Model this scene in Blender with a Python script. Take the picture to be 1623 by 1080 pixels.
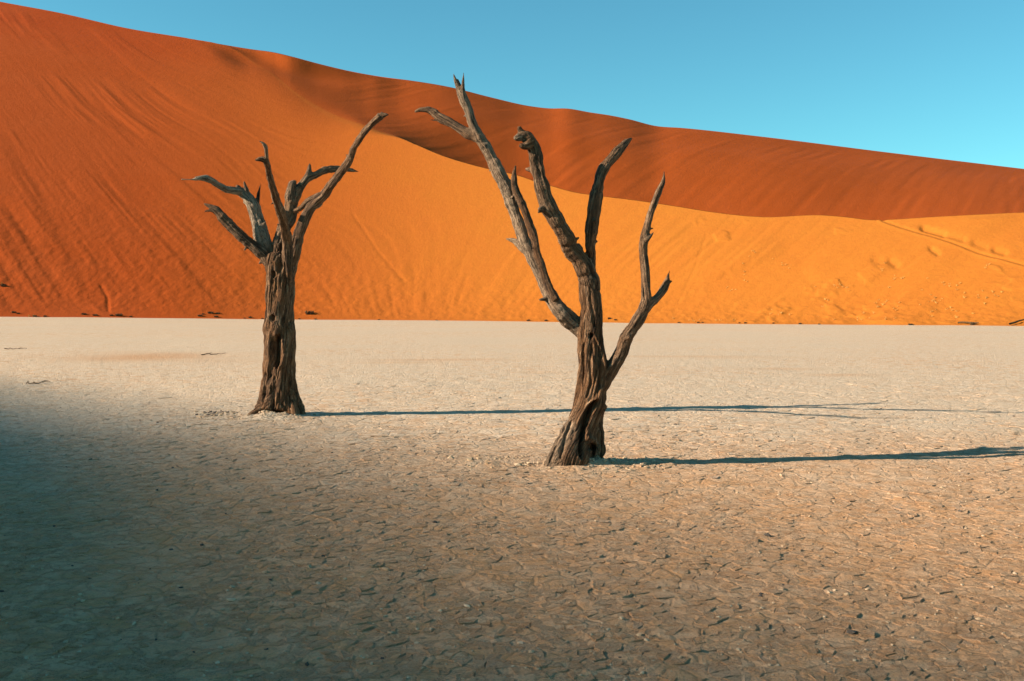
import bpy, math, random
import numpy as np
from mathutils import Vector

random.seed(7); RNG = np.random.default_rng(11)
for o in list(bpy.data.objects): bpy.data.objects.remove(o)
SC = bpy.context.scene
COL = SC.collection
R = math.radians

# ------------------------------------------------------------------ camera
F, W0, H0 = 1600.0, 1623, 1080           # focal length in photo pixels
EYE, PITCH = 1.7, R(1.754)
cam = bpy.data.cameras.new('camera'); cam.sensor_width = 36.0; cam.lens = 36.0 * F / W0
cam.clip_start = 0.1; cam.clip_end = 12000
camo = bpy.data.objects.new('camera', cam); COL.objects.link(camo)
camo.location = (0, 0, EYE); camo.rotation_euler = (R(90) - PITCH, 0, 0)
SC.camera = camo

# ------------------------------------------------------------------ sky, sun, exposure
SUN_EL = R(22.5)
SUN_H = np.array([-0.984, -0.178])        # horizontal direction towards the sun
world = bpy.data.worlds.new('World'); SC.world = world; world.use_nodes = True
wn = world.node_tree; wn.nodes.clear()
sky = wn.nodes.new('ShaderNodeTexSky'); sky.sky_type = 'NISHITA'; sky.sun_disc = False
sky.sun_elevation = SUN_EL; sky.sun_rotation = math.atan2(SUN_H[0], SUN_H[1]) % (2 * math.pi)
sky.air_density = 1.0; sky.dust_density = 0.05; sky.ozone_density = 1.6; sky.altitude = 600
tint = wn.nodes.new('ShaderNodeMixRGB'); tint.blend_type = 'MULTIPLY'; tint.inputs[0].default_value = 1
tint.inputs[2].default_value = (0.50, 1.12, 1.05, 1)
bg = wn.nodes.new('ShaderNodeBackground'); bg.inputs[1].default_value = 0.064
wo = wn.nodes.new('ShaderNodeOutputWorld')
wn.links.new(sky.outputs[0], tint.inputs[1]); wn.links.new(tint.outputs[0], bg.inputs[0]); wn.links.new(bg.outputs[0], wo.inputs[0])

sl = bpy.data.lights.new('sun', 'SUN'); sl.energy = 5.0; sl.angle = R(0.6); sl.color = (1.0, 0.86, 0.68)
so = bpy.data.objects.new('sun', sl); COL.objects.link(so)
sd = Vector((SUN_H[0] * math.cos(SUN_EL), SUN_H[1] * math.cos(SUN_EL), math.sin(SUN_EL)))
so.rotation_euler = sd.to_track_quat('Z', 'Y').to_euler(); so.location = (-60, -20, 60)

vs = SC.view_settings
vs.view_transform = 'Standard'; vs.look = 'None'; vs.gamma = 1.0; vs.use_curve_mapping = False; vs.exposure = 1.25

# ------------------------------------------------------------------ helpers
def tag(o, label=None, cat=None, group=None, kind=None):
    if label: o['label'] = label
    if cat: o['category'] = cat
    if group: o['group'] = group
    if kind: o['kind'] = kind
    return o

def ray(px, py):
    s = (px - W0 / 2) / F; t = (H0 / 2 - py) / F
    return s, math.cos(PITCH) + t * math.sin(PITCH), -math.sin(PITCH) + t * math.cos(PITCH)

def at(px, py, Y):
    x, y, z = ray(px, py); k = Y / y
    return np.array([x * k, Y, EYE + z * k])

def ground_at(px, py):
    """point of the flat pan seen at a pixel"""
    x, y, z = ray(px, py); k = -EYE / z
    return np.array([x * k, y * k, 0.0])

def ue(px, py):
    x, y, z = ray(px, py); return x / y, z / y

def hash3(i, j, k, seed):
    h = (i.astype(np.int64) * 374761393 + j.astype(np.int64) * 668265263 + k.astype(np.int64) * 2147483647 + seed * 1274126177) & 0xFFFFFFFF
    h = ((h ^ (h >> 13)) * 1274126177) & 0xFFFFFFFF
    h = h ^ (h >> 16)
    return (h & 0xFFFFFF).astype(np.float64) / 0xFFFFFF

def noise3(x, y, z, seed=0):
    """smooth value noise, about -1..1"""
    x = np.asarray(x, float); y = np.asarray(y, float) + 0 * x; z = np.asarray(z, float) + 0 * x
    xi, yi, zi = np.floor(x), np.floor(y), np.floor(z)
    fx, fy, fz = x - xi, y - yi, z - zi
    fx = fx ** 3 * (fx * (fx * 6 - 15) + 10); fy = fy ** 3 * (fy * (fy * 6 - 15) + 10); fz = fz ** 3 * (fz * (fz * 6 - 15) + 10)
    xi = xi.astype(np.int64); yi = yi.astype(np.int64); zi = zi.astype(np.int64)
    r = 0
    for a in (0, 1):
        for b in (0, 1):
            for c in (0, 1):
                r = r + hash3(xi + a, yi + b, zi + c, seed) * (fx if a else 1 - fx) * (fy if b else 1 - fy) * (fz if c else 1 - fz)
    return r * 2 - 1

def noise2(x, y, seed=0): 
    x = np.asarray(x, float); y = np.asarray(y, float) + 0 * x
    xi, yi = np.floor(x), np.floor(y); fx, fy = x - xi, y - yi
    fx = fx ** 3 * (fx * (fx * 6 - 15) + 10); fy = fy ** 3 * (fy * (fy * 6 - 15) + 10)
    xi = xi.astype(np.int64); yi = yi.astype(np.int64); zi = np.zeros_like(xi)
    r = 0
    for a in (0, 1):
        for b in (0, 1):
            r = r + hash3(xi + a, yi + b, zi, seed) * (fx if a else 1 - fx) * (fy if b else 1 - fy)
    return r * 2 - 1

def fbm2(x, y, oct=4, seed=0, gain=0.5):
    r = 0; a = 1.0
    for k in range(oct):
        r = r + a * noise2(x * 2 ** k + 17.3 * k, y * 2 ** k - 9.1 * k, seed + k); a *= gain
    return r

def smooth(x, a, b):
    t = np.clip((x - a) / (b - a), 0, 1); return t * t * (3 - 2 * t)

def spline(xs, ys):
    """monotone-ish smooth interpolation (Catmull-Rom on uneven knots)"""
    xs = np.array(xs, float); ys = np.array(ys, float)
    m = np.gradient(ys, xs)
    def f(q):
        q = np.asarray(q, float); i = np.clip(np.searchsorted(xs, q) - 1, 0, len(xs) - 2)
        h = xs[i + 1] - xs[i]; t = np.clip((q - xs[i]) / h, 0, 1)
        return ((2 * t ** 3 - 3 * t ** 2 + 1) * ys[i] + (t ** 3 - 2 * t ** 2 + t) * h * m[i] + (-2 * t ** 3 + 3 * t ** 2) * ys[i + 1] + (t ** 3 - t ** 2) * h * m[i + 1])
    return f

def mesh_np(name, V, faces, mat=None, smooth_sh=True):
    """faces: (n,3) or (n,4) int array, or list of arrays of both"""
    me = bpy.data.meshes.new(name)
    fl = faces if isinstance(faces, list) else [faces]
    fl = [np.asarray(f, np.int32) for f in fl if len(f)]
    me.vertices.add(len(V)); me.vertices.foreach_set('co', np.asarray(V, np.float32).ravel())
    nl = sum(f.size for f in fl); nf = sum(len(f) for f in fl)
    me.loops.add(nl); me.loops.foreach_set('vertex_index', np.concatenate([f.ravel() for f in fl]))
    tot = np.concatenate([np.full(len(f), f.shape[1], np.int32) for f in fl])
    start = np.concatenate([[0], np.cumsum(tot)[:-1]]).astype(np.int32)
    me.polygons.add(nf); me.polygons.foreach_set('loop_start', start)
    try: me.polygons.foreach_set('loop_total', tot)
    except Exception: pass
    me.polygons.foreach_set('use_smooth', np.full(nf, smooth_sh, bool))
    me.update(calc_edges=True); me.validate()
    if mat: me.materials.append(mat)
    return me

def link(name, me, parent=None):
    o = bpy.data.objects.new(name, me); COL.objects.link(o)
    if parent: o.parent = parent
    return o

def fattr(me, name, vals, typ='FLOAT'):
    a = me.attributes.new(name, typ, 'POINT')
    a.data.foreach_set('value' if typ == 'FLOAT' else 'vector', np.asarray(vals, np.float32).ravel())

def grid_faces(nr, nc):
    i = np.arange(nr - 1)[:, None] * nc + np.arange(nc - 1)[None, :]
    i = i.ravel(); return np.stack([i, i + 1, i + 1 + nc, i + nc], 1)

# ------------------------------------------------------------------ materials
class NT:
    def __init__(s, name):
        s.m = bpy.data.materials.new(name); s.m.use_nodes = True
        s.t = s.m.node_tree; s.b = s.t.nodes['Principled BSDF']
    def n(s, typ, **kw):
        nd = s.t.nodes.new('ShaderNode' + typ)
        for k, v in kw.items():
            if k.startswith('i_'):
                key = k[2:]; key = int(key) if key.isdigit() else key
                nd.inputs[key].default_value = v
            else: setattr(nd, k, v)
        return nd
    def l(s, a, b): s.t.links.new(a, b)
    def noise(s, vec, scale, detail=4, rough=0.55, dist=0.0):
        nd = s.n('TexNoise'); nd.inputs['Scale'].default_value = scale; nd.inputs['Detail'].default_value = detail
        nd.inputs['Roughness'].default_value = rough; nd.inputs['Distortion'].default_value = dist
        if vec is not None: s.l(vec, nd.inputs['Vector'])
        return nd.outputs['Fac']
    def ramp(s, fac, stops):
        nd = s.n('ValToRGB'); e = nd.color_ramp.elements
        while len(e) < len(stops): e.new(0.5)
        for k, (p, c) in enumerate(stops):
            e[k].position = p; e[k].color = (c, c, c, 1) if not isinstance(c, tuple) else (*c, 1)
        s.l(fac, nd.inputs[0]); return nd.outputs[0]
    def mix(s, fac, a, b, mode='MIX'):
        nd = s.n('MixRGB', blend_type=mode)
        for k, v in ((0, fac), (1, a), (2, b)):
            if isinstance(v, (int, float)): nd.inputs[k].default_value = v
            elif isinstance(v, tuple): nd.inputs[k].default_value = (*v, 1)
            else: s.l(v, nd.inputs[k])
        return nd.outputs[0]
    def math(s, op, a, b=0.0, c=0.0):
        nd = s.n('Math', operation=op)
        for k, v in enumerate((a, b, c)):
            if isinstance(v, (int, float)): nd.inputs[k].default_value = v
            else: s.l(v, nd.inputs[k])
        return nd.outputs[0]
    def mapping(s, vec, scale=(1, 1, 1), rot=(0, 0, 0)):
        nd = s.n('Mapping'); nd.inputs['Scale'].default_value = scale; nd.inputs['Rotation'].default_value = rot
        s.l(vec, nd.inputs['Vector']); return nd.outputs[0]
    def bump(s, h, dist, strength=1.0, normal=None):
        nd = s.n('Bump'); nd.inputs['Distance'].default_value = dist; nd.inputs['Strength'].default_value = strength
        s.l(h, nd.inputs['Height'])
        if normal is not None: s.l(normal, nd.inputs['Normal'])
        return nd.outputs[0]
    def finish(s, col, rough=0.95, normal=None, spec=0.1):
        if isinstance(col, tuple): s.b.inputs['Base Color'].default_value = (*col, 1)
        else: s.l(col, s.b.inputs['Base Color'])
        s.b.inputs['Roughness'].default_value = rough; s.b.inputs['Specular IOR Level'].default_value = spec
        if normal is not None: s.l(normal, s.b.inputs['Normal'])
        return s.m

def make_sand():
    k = NT('red_dune_sand'); tc = k.n('TexCoord').outputs['Object']
    big = k.noise(tc, 0.012, 3, 0.5)
    mid = k.noise(tc, 0.09, 5, 0.6, 0.6)
    fine = k.noise(tc, 1.4, 6, 0.7)
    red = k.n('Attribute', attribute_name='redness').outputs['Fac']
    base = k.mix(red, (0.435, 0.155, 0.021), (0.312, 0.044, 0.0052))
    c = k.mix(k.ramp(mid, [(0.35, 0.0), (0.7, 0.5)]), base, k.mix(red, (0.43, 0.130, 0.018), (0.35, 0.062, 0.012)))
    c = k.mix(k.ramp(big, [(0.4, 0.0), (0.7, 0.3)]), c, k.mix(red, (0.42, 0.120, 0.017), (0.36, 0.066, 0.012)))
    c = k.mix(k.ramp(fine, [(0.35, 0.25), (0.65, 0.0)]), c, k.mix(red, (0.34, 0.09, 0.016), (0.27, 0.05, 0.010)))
    n1 = k.bump(k.noise(tc, 0.55, 5, 0.62), 0.25, 0.3)
    n2 = k.bump(k.noise(tc, 2.6, 5, 0.75), 0.16, 0.6, n1)
    return k.finish(c, 0.95, n2, 0.05)

def make_pan():
    k = NT('pale_clay_pan'); tc = k.n('TexCoord').outputs['Object']
    big = k.noise(tc, 0.10, 4, 0.55, 0.4)
    mid = k.noise(tc, 3.2, 6, 0.68, 0.4)
    fine = k.noise(tc, 9.0, 6, 0.7)
    grit = k.noise(tc, 60.0, 4, 0.7)
    vor = k.n('TexVoronoi', feature='DISTANCE_TO_EDGE'); vor.inputs['Scale'].default_value = 5.0
    warp = k.n('MixRGB', blend_type='ADD', i_0=0.12)
    nz = k.n('TexNoise'); nz.inputs['Scale'].default_value = 3.0; k.l(tc, nz.inputs['Vector'])
    k.l(tc, warp.inputs[1]); k.l(nz.outputs['Color'], warp.inputs[2]); k.l(warp.outputs[0], vor.inputs['Vector'])
    clay = k.mix(k.math('MULTIPLY', k.ramp(fine, [(0.3, 0.0), (0.7, 1.0)]), k.ramp(big, [(0.35, 0.72), (0.6, 1.0)])), (0.50, 0.375, 0.26), (0.70, 0.555, 0.41))
    sandf = k.math('MULTIPLY', k.ramp(mid, [(0.45, 0.0), (0.62, 1.0)]), k.ramp(big, [(0.38, 0.15), (0.68, 0.8)]))
    ls = k.n('Attribute', attribute_name='sandy').outputs['Fac']
    sandf = k.math('MAXIMUM', sandf, k.math('MULTIPLY', ls, k.ramp(fine, [(0.35, 0.3), (0.6, 1.0)])))
    sandf = k.math('MAXIMUM', sandf, k.math('MULTIPLY', k.n('Attribute', attribute_name='fore').outputs['Fac'], k.ramp(mid, [(0.42, 0.0), (0.6, 0.8)])))
    fo = k.n('Attribute', attribute_name='fore').outputs['Fac']
    clay = k.mix(k.math('MULTIPLY', fo, 0.78), clay, k.mix(fine, (0.44, 0.235, 0.115), (0.60, 0.345, 0.185)))
    c = k.mix(sandf, clay, (0.50, 0.25, 0.11))
    c = k.mix(k.ramp(grit, [(0.36, 0.45), (0.48, 0.0)]), c, (0.20, 0.14, 0.09))
    crack = k.ramp(vor.outputs['Distance'], [(0.0, 1.0), (0.05, 0.0)])
    c = k.mix(k.math('MULTIPLY', crack, 0.35), c, (0.24, 0.15, 0.08))
    n1 = k.bump(k.ramp(vor.outputs['Distance'], [(0.0, 0.0), (0.09, 1.0)]), 0.014, 0.8)
    n2 = k.bump(k.noise(tc, 14.0, 6, 0.75), 0.05, 0.8, n1)
    n3 = k.bump(grit, 0.006, 0.6, n2)
    return k.finish(c, 0.95, n3, 0.05)

def make_plate():
    k = NT('cracked_clay'); tc = k.n('TexCoord').outputs['Object']
    rnd = k.n('Attribute', attribute_name='rnd').outputs['Fac']
    fine = k.noise(tc, 16.0, 6, 0.72)
    grit = k.noise(tc, 80.0, 4, 0.7)
    mid = k.noise(tc, 8.0, 6, 0.72, 0.4)
    c = k.ramp(rnd, [(0.0, (0.57, 0.42, 0.285)), (0.3, (0.65, 0.495, 0.35)), (0.75, (0.71, 0.555, 0.405)), (1.0, (0.62, 0.51, 0.40))])
    c = k.mix(k.ramp(fine, [(0.36, 0.65), (0.54, 0.0)]), c, (0.36, 0.21, 0.11))
    fore = k.n('Attribute', attribute_name='fore').outputs['Fac']
    c = k.mix(k.math('MULTIPLY', k.math('ADD', 0.35, k.math('MULTIPLY', fore, 0.6)), k.ramp(mid, [(0.45, 0.0), (0.60, 0.85)])), c, (0.46, 0.19, 0.07))
    c = k.mix(k.math('MULTIPLY', fore, 0.72), c, (0.54, 0.30, 0.155))
    c = k.mix(k.ramp(grit, [(0.36, 0.6), (0.46, 0.0)]), c, (0.19, 0.13, 0.085))
    n1 = k.bump(k.noise(tc, 22.0, 6, 0.78), 0.045, 1.0)
    n2 = k.bump(grit, 0.010, 0.9, n1)
    return k.finish(c, 0.95, n2, 0.05)

def make_wood():
    k = NT('weathered_dead_wood'); g = k.n('Attribute', attribute_name='grain').outputs['Vector']
    tc = k.n('TexCoord').outputs['Object']
    v1 = k.mapping(g, (1, 1, 0.055)); v2 = k.mapping(g, (1, 1, 0.12))
    fib = k.noise(v1, 30.0, 7, 0.72, 0.6)
    fib2 = k.noise(v2, 95.0, 4, 0.65, 0.3)
    blot = k.noise(tc, 2.6, 4, 0.6, 0.4)
    blot2 = k.noise(tc, 7.5, 5, 0.65)
    pal = k.n('Attribute', attribute_name='bleach').outputs['Fac']
    c = k.ramp(fib, [(0.35, (0.016, 0.008, 0.004)), (0.44, (0.075, 0.035, 0.015)), (0.535, (0.205, 0.104, 0.050)), (0.68, (0.54, 0.345, 0.21))])
    c = k.mix(k.ramp(blot, [(0.46, 0.0), (0.66, 0.65)]), c, k.mix(fib, (0.06, 0.025, 0.010), (0.40, 0.175, 0.06)))
    c = k.mix(k.math('MULTIPLY', pal, k.ramp(fib, [(0.3, 0.15), (0.6, 1.0)])), c, (0.52, 0.39, 0.27))
    c = k.mix(k.ramp(fib2, [(0.36, 0.85), (0.49, 0.0)]), c, (0.022, 0.013, 0.008))
    c = k.mix(k.ramp(blot2, [(0.3, 0.5), (0.45, 0.0)]), c, (0.055, 0.036, 0.024))
    n1 = k.bump(fib, 0.07, 1.0)
    n2 = k.bump(fib2, 0.018, 1.0, n1)
    return k.finish(c, 0.85, n2, 0.2)

def make_plain(name, c1, c2, scale=20.0, bump=0.01):
    k = NT(name); tc = k.n('TexCoord').outputs['Object']
    f = k.noise(tc, scale, 5, 0.65)
    return k.finish(k.mix(k.ramp(f, [(0.35, 0.0), (0.65, 1.0)]), c1, c2), 0.92, k.bump(f, bump, 0.7), 0.1)

M_SAND, M_PAN, M_PLATE, M_WOOD = make_sand(), make_pan(), make_plate(), make_wood()
M_SHRUB = make_plain('dry_shrub_twigs', (0.045, 0.028, 0.015), (0.13, 0.08, 0.04), 6.0)
M_GRASS = make_plain('dry_dune_grass', (0.50, 0.23, 0.05), (0.58, 0.33, 0.11), 3.0)
M_CLOD = make_plain('clay_clods', (0.32, 0.21, 0.12), (0.52, 0.38, 0.25), 9.0, 0.01)
M_STONE = make_plain('dark_stone', (0.05, 0.042, 0.036), (0.12, 0.095, 0.075), 25.0)

# ------------------------------------------------------------------ the dunes (one continuous height field, split along its crest)
sky_px = [(-900, -150), (-500, -90), (-200, -38), (0, 4), (96, 22), (202, 46), (308, 63), (400, 78.5), (433, 83), (463, 90), (504, 101), (557, 113.5), (605, 122), (652, 128), (715, 138.7), (778, 154.5), (841, 168.6), (870, 172), (900, 172.4), (936, 178.5), (966, 183), (996, 189), (1040, 200), (1080, 203), (1200, 216), (1400, 241), (1623, 268), (1900, 300), (2300, 330), (2700, 345)]
crest_px = [(-900, -150), (-500, -90), (-200, -38), (0, 4), (96, 22), (202, 46), (308, 63), (345, 69.3), (375, 76), (400, 88), (433, 114), (463, 142), (504, 169), (542, 189), (576, 202), (595, 209.6), (636, 219), (668, 233), (699, 246), (740, 259), (771, 267), (824, 279), (847, 287), (877, 295.6), (907, 304), (954, 311), (1010, 318), (1080, 328.5), (1127, 336), (1207, 344), (1307, 341.5), (1338, 344), (1384, 349), (1415, 348), (1480, 344), (1557, 340), (1623, 337), (1900, 330), (2300, 345), (2700, 350)]
foot_px = [(-900, 497), (-500, 499), (0, 502.5), (150, 503.5), (400, 506), (800, 509.5), (1050, 512.8), (1340, 515), (1623, 517), (1900, 519), (2300, 522), (2700, 524)]
def curve(pts):
    q = np.array([ue(*p) for p in pts]); return spline(q[:, 0], q[:, 1])
E_SKY, E_CREST, E_FOOT = curve(sky_px), curve(crest_px), curve(foot_px)
def upx(px): return (np.asarray(px, float) - W0 / 2) / F
Y_FOOT = spline(upx([-900, -500, 0, 300, 450, 600, 800, 1000, 1300, 1623, 2000, 2700]), [120, 129, 140, 145.5, 147.5, 146.2, 140.5, 132, 118.5, 104, 93, 82])
FACE = spline(upx([-900, 0, 300, 500, 650, 800, 1000, 1300, 1623, 2700]), np.radians([38, 38, 36, 27, 8, -12, -27, -36, -42, -42]))
SLOPE = spline(upx([-900, 0, 430, 800, 1200, 1623, 2700]), [0.63, 0.62, 0.60, 0.60, 0.56, 0.52, 0.5])
Y_RIDGE_ADD = spline(upx([-900, 300, 400, 433, 500, 600, 800, 1000, 1300, 1623, 2200, 2700]), [3, 3, 9, 18, 38, 60, 92, 118, 152, 190, 228, 240])
DIP = spline(upx([-900, 500, 590, 680, 780, 1000, 1623, 2700]), [0, 0, 0.2, 2.5, 7, 10, 8, 8])

def pan_height(X, Y):
    Y = np.maximum(Y, 0.3)
    u = np.clip(X / Y, -1.0, 1.0)
    yf = Y_FOOT(u); zf = EYE + E_FOOT(u) * yf
    t = smooth(Y / yf, 0.12, 1.0)
    return zf * t + 0.02 * noise2(X * 0.23, Y * 0.23, 5) * smooth(Y, 4, 12)

def poly_dist(PX, PY, pts):
    """distance to an open polyline, and position along it 0..1"""
    best = np.full(PX.shape, 1e9); tt = np.zeros(PX.shape); n = len(pts) - 1; side = np.zeros(PX.shape)
    for i in range(n):
        (ax, ay), (bx, by) = pts[i], pts[i + 1]
        dx, dy = bx - ax, by - ay; L = dx * dx + dy * dy
        t = np.clip(((PX - ax) * dx + (PY - ay) * dy) / L, 0, 1)
        qx, qy = PX - ax - t * dx, PY - ay - t * dy
        d = np.hypot(qx, qy); m = d < best
        best = np.where(m, d, best); tt = np.where(m, (i + t) / n, tt); side = np.where(m, np.sign(dx * qy - dy * qx), side)
    return best, tt, side

def build_dunes():
    u = np.concatenate([np.linspace(-1.0, -0.60, 60, endpoint=False), np.linspace(-0.60, 0.60, 820, endpoint=False), np.linspace(0.60, 1.1, 60)])
    nf, nb = 250, 90
    yf = Y_FOOT(u); zf = EYE + E_FOOT(u) * yf; s = SLOPE(u); ec = E_CREST(u)
    yc = (EYE - zf + s * yf) / (s - ec)
    for _ in range(6):                       # the apron at the foot makes the face a little lower: solve for the crest again
        zc = zf + s * (yc - yf) - s * 3.0 * (1 - np.exp(-(yc - yf) / 5.0))
        yc = yc + ((EYE + ec * yc) - zc) / (s - ec)
    zc = EYE + ec * yc
    yr = yc + np.maximum(Y_RIDGE_ADD(u), 3.0); zr = EYE + E_SKY(u) * yr
    lf = 1 - smooth(u, float(upx(300)), float(upx(345))); zr = zr * (1 - lf) + np.minimum(zr, zc - 0.8) * lf
    tf = np.linspace(0, 1, nf) ** 1.12
    Yf_ = yf[None] - 1.5 + (yc - yf + 1.5)[None] * tf[:, None]
    d = np.maximum(Yf_ - yf[None], 0)
    Zf_ = zf[None] + s[None] * d - s[None] * 3.0 * (1 - np.exp(-d / 5.0)) - 0.35 * np.clip(yf[None] - Yf_, 0, 9)
    tb = np.linspace(0, 1, nb)[1:]
    Yb = yc[None] + (yr - yc)[None] * tb[:, None]
    lin = zc[None] + (zr - zc)[None] * (0.62 * tb ** 1.0 + 0.38 * (tb ** 1.7))[:, None]
    dipf = (np.minimum(tb / 0.16, 1) ** 0.8 * (1 - smooth(tb, 0.16, 0.75)))[:, None]
    Zb = lin - DIP(u)[None] * dipf
    # the hidden far side
    tk = np.linspace(0, 1, 14)[1:]
    Yk = yr[None] + 260 * tk[:, None] + 0 * yr[None]
    Zk = zr[None] * (1 - tk[:, None]) + (-1.0) * tk[:, None] - 6 * np.sin(np.pi * tk)[:, None]
    Y = np.vstack([Yf_, Yb, Yk]); Z = np.vstack([Zf_, Zb, Zk]); U = np.broadcast_to(u, Y.shape); X = U * Y
    nr, nc = Y.shape
    # round the crest off where the two dunes grow out of each other
    for j in range(nc):
        pxj = W0 / 2 + F * u[j]
        if 300 < pxj < 660:
            wdt = 26 * float(smooth(pxj, 300, 400)) * (1 - float(smooth(pxj, 480, 640))) + 0.6
            yy = np.arange(Y[0, j], Y[nf + nb - 2, j] + 60, 0.5); zz = np.interp(yy, Y[:, j], Z[:, j])
            k = np.exp(-0.5 * (np.arange(-80, 81) * 0.5 / (wdt * 0.5)) ** 2); k /= k.sum()
            zs = np.convolve(np.pad(zz, 80, mode='reflect', reflect_type='odd'), k, 'valid')
            act = smooth(yy, yf[j] + 8, yf[j] + 30) * (1 - smooth(yy, yr[j] - 14, yr[j]))
            Z[:, j] = np.where(Y[:, j] < yr[j], np.interp(Y[:, j], yy, zz + (zs - zz) * act), Z[:, j])
    for _ in range(36):                      # and let the hollow between them flow sideways
        wgt = (smooth(px0 := W0 / 2 + F * u, 380, 470) * (1 - smooth(px0, 640, 780)) * 0.5)[None]
        Zs = Z.copy(); Zs[nf + 2:nf + nb - 6, 1:-1] = 0.5 * (Z[nf + 2:nf + nb - 6, :-2] + Z[nf + 2:nf + nb - 6, 2:]); Z = Z + (Zs - Z) * wgt * smooth(np.arange(nr), nf, nf + 30)[:, None]
    # relief -------------------------------------------------
    px = W0 / 2 + F * U / (math.cos(PITCH) - (Z - EYE) / Y * math.sin(PITCH))
    py = H0 / 2 - F * (math.sin(PITCH) + (Z - EYE) / Y * math.cos(PITCH)) / (math.cos(PITCH) - (Z - EYE) / Y * math.sin(PITCH))
    row = np.arange(nr)[:, None] + 0 * U
    front = (row < nf)
    run = Y - yf[None]
    fr = np.clip(run / (yc - yf)[None], 0, 1)
    q = X + run * np.tan(FACE(U))            # where this streak line meets the foot
    al = run
    edge = smooth(fr, 0.0, 0.04) * (1 - smooth(fr, 0.93, 1.0))
    left = 1 - smooth(px, 330, 560)
    wob = 1.6 * noise2(al * 0.05, q * 0.06, 31)
    st = noise2((q + wob) / 3.6, al / 34, 41); st2 = noise2((q + wob) / 1.35, al / 22, 42); st3 = noise2((q + 0.5 * wob) / 0.55, al / 10, 43)
    patch = smooth(fbm2(q / 16, al / 26, 3, 44), -0.25, 0.75)
    h = edge * ((0.04 * left + 0.05) * st * patch + (0.03 * left + 0.04) * st2 * patch + (0.045 + 0.0 * left) * st3 * (0.3 + 0.7 * patch))
    # tongues of slumped sand on the left face: steep on one side
    tong = noise2((q + wob) / 5.2, al / 40, 51); saw = np.where(tong > 0.05, np.clip((tong - 0.05) * 4, 0, 1), 0)
    h += edge * left * 0.085 * saw * smooth(noise2(q / 9, al / 28, 52), -0.3, 0.4)
    # lumpy, trodden lower part
    low = (1 - smooth(fr, 0.06, 0.42))
    h += edge * (low * 0.8 + 0.1) * (0.045 * noise2(X / 0.9, Y / 1.3, 61) + 0.035 * noise2(X / 0.45, Y / 0.7, 62))
    # clumps on the right face (little grassed heaps)
    rg = smooth(px, 950, 1150)
    cl = smooth(fbm2(X / 2.4, Y / 3.5, 3, 71), 0.35, 0.95) * smooth(noise2(q / 6.5, al / 13, 72), -0.05, 0.5)
    h += edge * rg * 0.13 * cl
    h += edge * rg * 0.30 * noise2(q / 4.2, al / 17, 73) * smooth(noise2(X / 11, Y / 9, 74), -0.1, 0.5)
    # the footpath slanting down the right-hand face, with slumped hollows above it
    d1, t1, s1 = poly_dist(px, py, [(1398, 349), (1425, 358), (1470, 372), (1520, 388), (1570, 404), (1640, 424), (1720, 445)])
    h += np.where(front, -0.13 * np.exp(-(d1 / 2.2) ** 2) + 0.06 * np.exp(-((d1 - 4.5) / 2.5) ** 2) * (s1 > 0), 0)
    for (ax, ay, bx, by, w, a) in [(1464, 361, 1494, 371, 5, 0.8), (1500, 373, 1526, 380, 5, 0.4), (1577, 395, 1592, 400, 5, 0.5), (1545, 385, 1562, 391, 5, .25), (1476, 395, 1486, 402, 4, .45), (1412, 415, 1420, 420, 6, .5), (1388, 413, 1398, 418, 7, .35)]:
        d2, _, s2 = poly_dist(px, py, [(ax, ay), (bx, by)])
        h += np.where(front, -0.5 * a * np.exp(-(d2 / w) ** 2), 0)
    for pts, a, w in ([[(1120, 372), (1100, 430), (1075, 480)], .05, 2.0], [((160, 452), (170, 470), (172, 492)), .15, 2.5], [((560, 340), (600, 400), (640, 445)), .06, 2.5]):
        d2, _, _ = poly_dist(px, py, pts); h += np.where(front, -a * np.exp(-(d2 / w) ** 2), 0)
    # back dune: long soft slip lines running down to the right
    tbk = np.clip((Y - yc[None]) / np.maximum(yr - yc, 1)[None], 0, 1); bedge = smooth(tbk, 0.05, 0.2) * (1 - smooth(tbk, 0.85, 1.0))
    qb = X - 0.55 * (Y - 200)
    hb = bedge * (0.34 * noise2(qb / 22, Y / 60, 81) + 0.07 * noise2(qb / 5, Y / 40, 82) * smooth(noise2(X / 40, Y / 40, 83), -.3, .5) + 0.05 * noise2(qb / 1.8, Y / 25, 84))
    h = np.where(front, h, np.where(row < nf + nb - 1, hb * smooth(px, 480, 640), 0))
    Z = Z + h
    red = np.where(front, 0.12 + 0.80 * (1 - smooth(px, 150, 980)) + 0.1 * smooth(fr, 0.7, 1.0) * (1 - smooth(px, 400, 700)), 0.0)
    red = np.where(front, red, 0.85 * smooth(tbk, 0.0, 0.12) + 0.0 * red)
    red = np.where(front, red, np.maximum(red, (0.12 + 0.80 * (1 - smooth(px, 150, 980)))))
    P = np.stack([X, Y, Z], -1)
    # normals of the whole field, so the split along the crest leaves no seam
    du = np.gradient(P, axis=1); dv = np.gradient(P, axis=0)
    N = np.cross(du, dv); N /= np.linalg.norm(N, axis=-1, keepdims=True)
    for name, r0, r1 in (('front_dune', 0, nf), ('far_dune', nf - 1, nr)):
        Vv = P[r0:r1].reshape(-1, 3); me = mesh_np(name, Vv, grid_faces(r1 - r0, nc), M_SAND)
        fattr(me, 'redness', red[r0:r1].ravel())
        if name == 'far_dune' or True:
            Ns = N[r0:r1].reshape(-1, 3).copy()
            me.normals_split_custom_set_from_vertices([tuple(v) for v in Ns])
        o = link(name, me)
        tag(o, kind='structure')
    return u, P[:nf]

DU, DFRONT = build_dunes()

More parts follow.
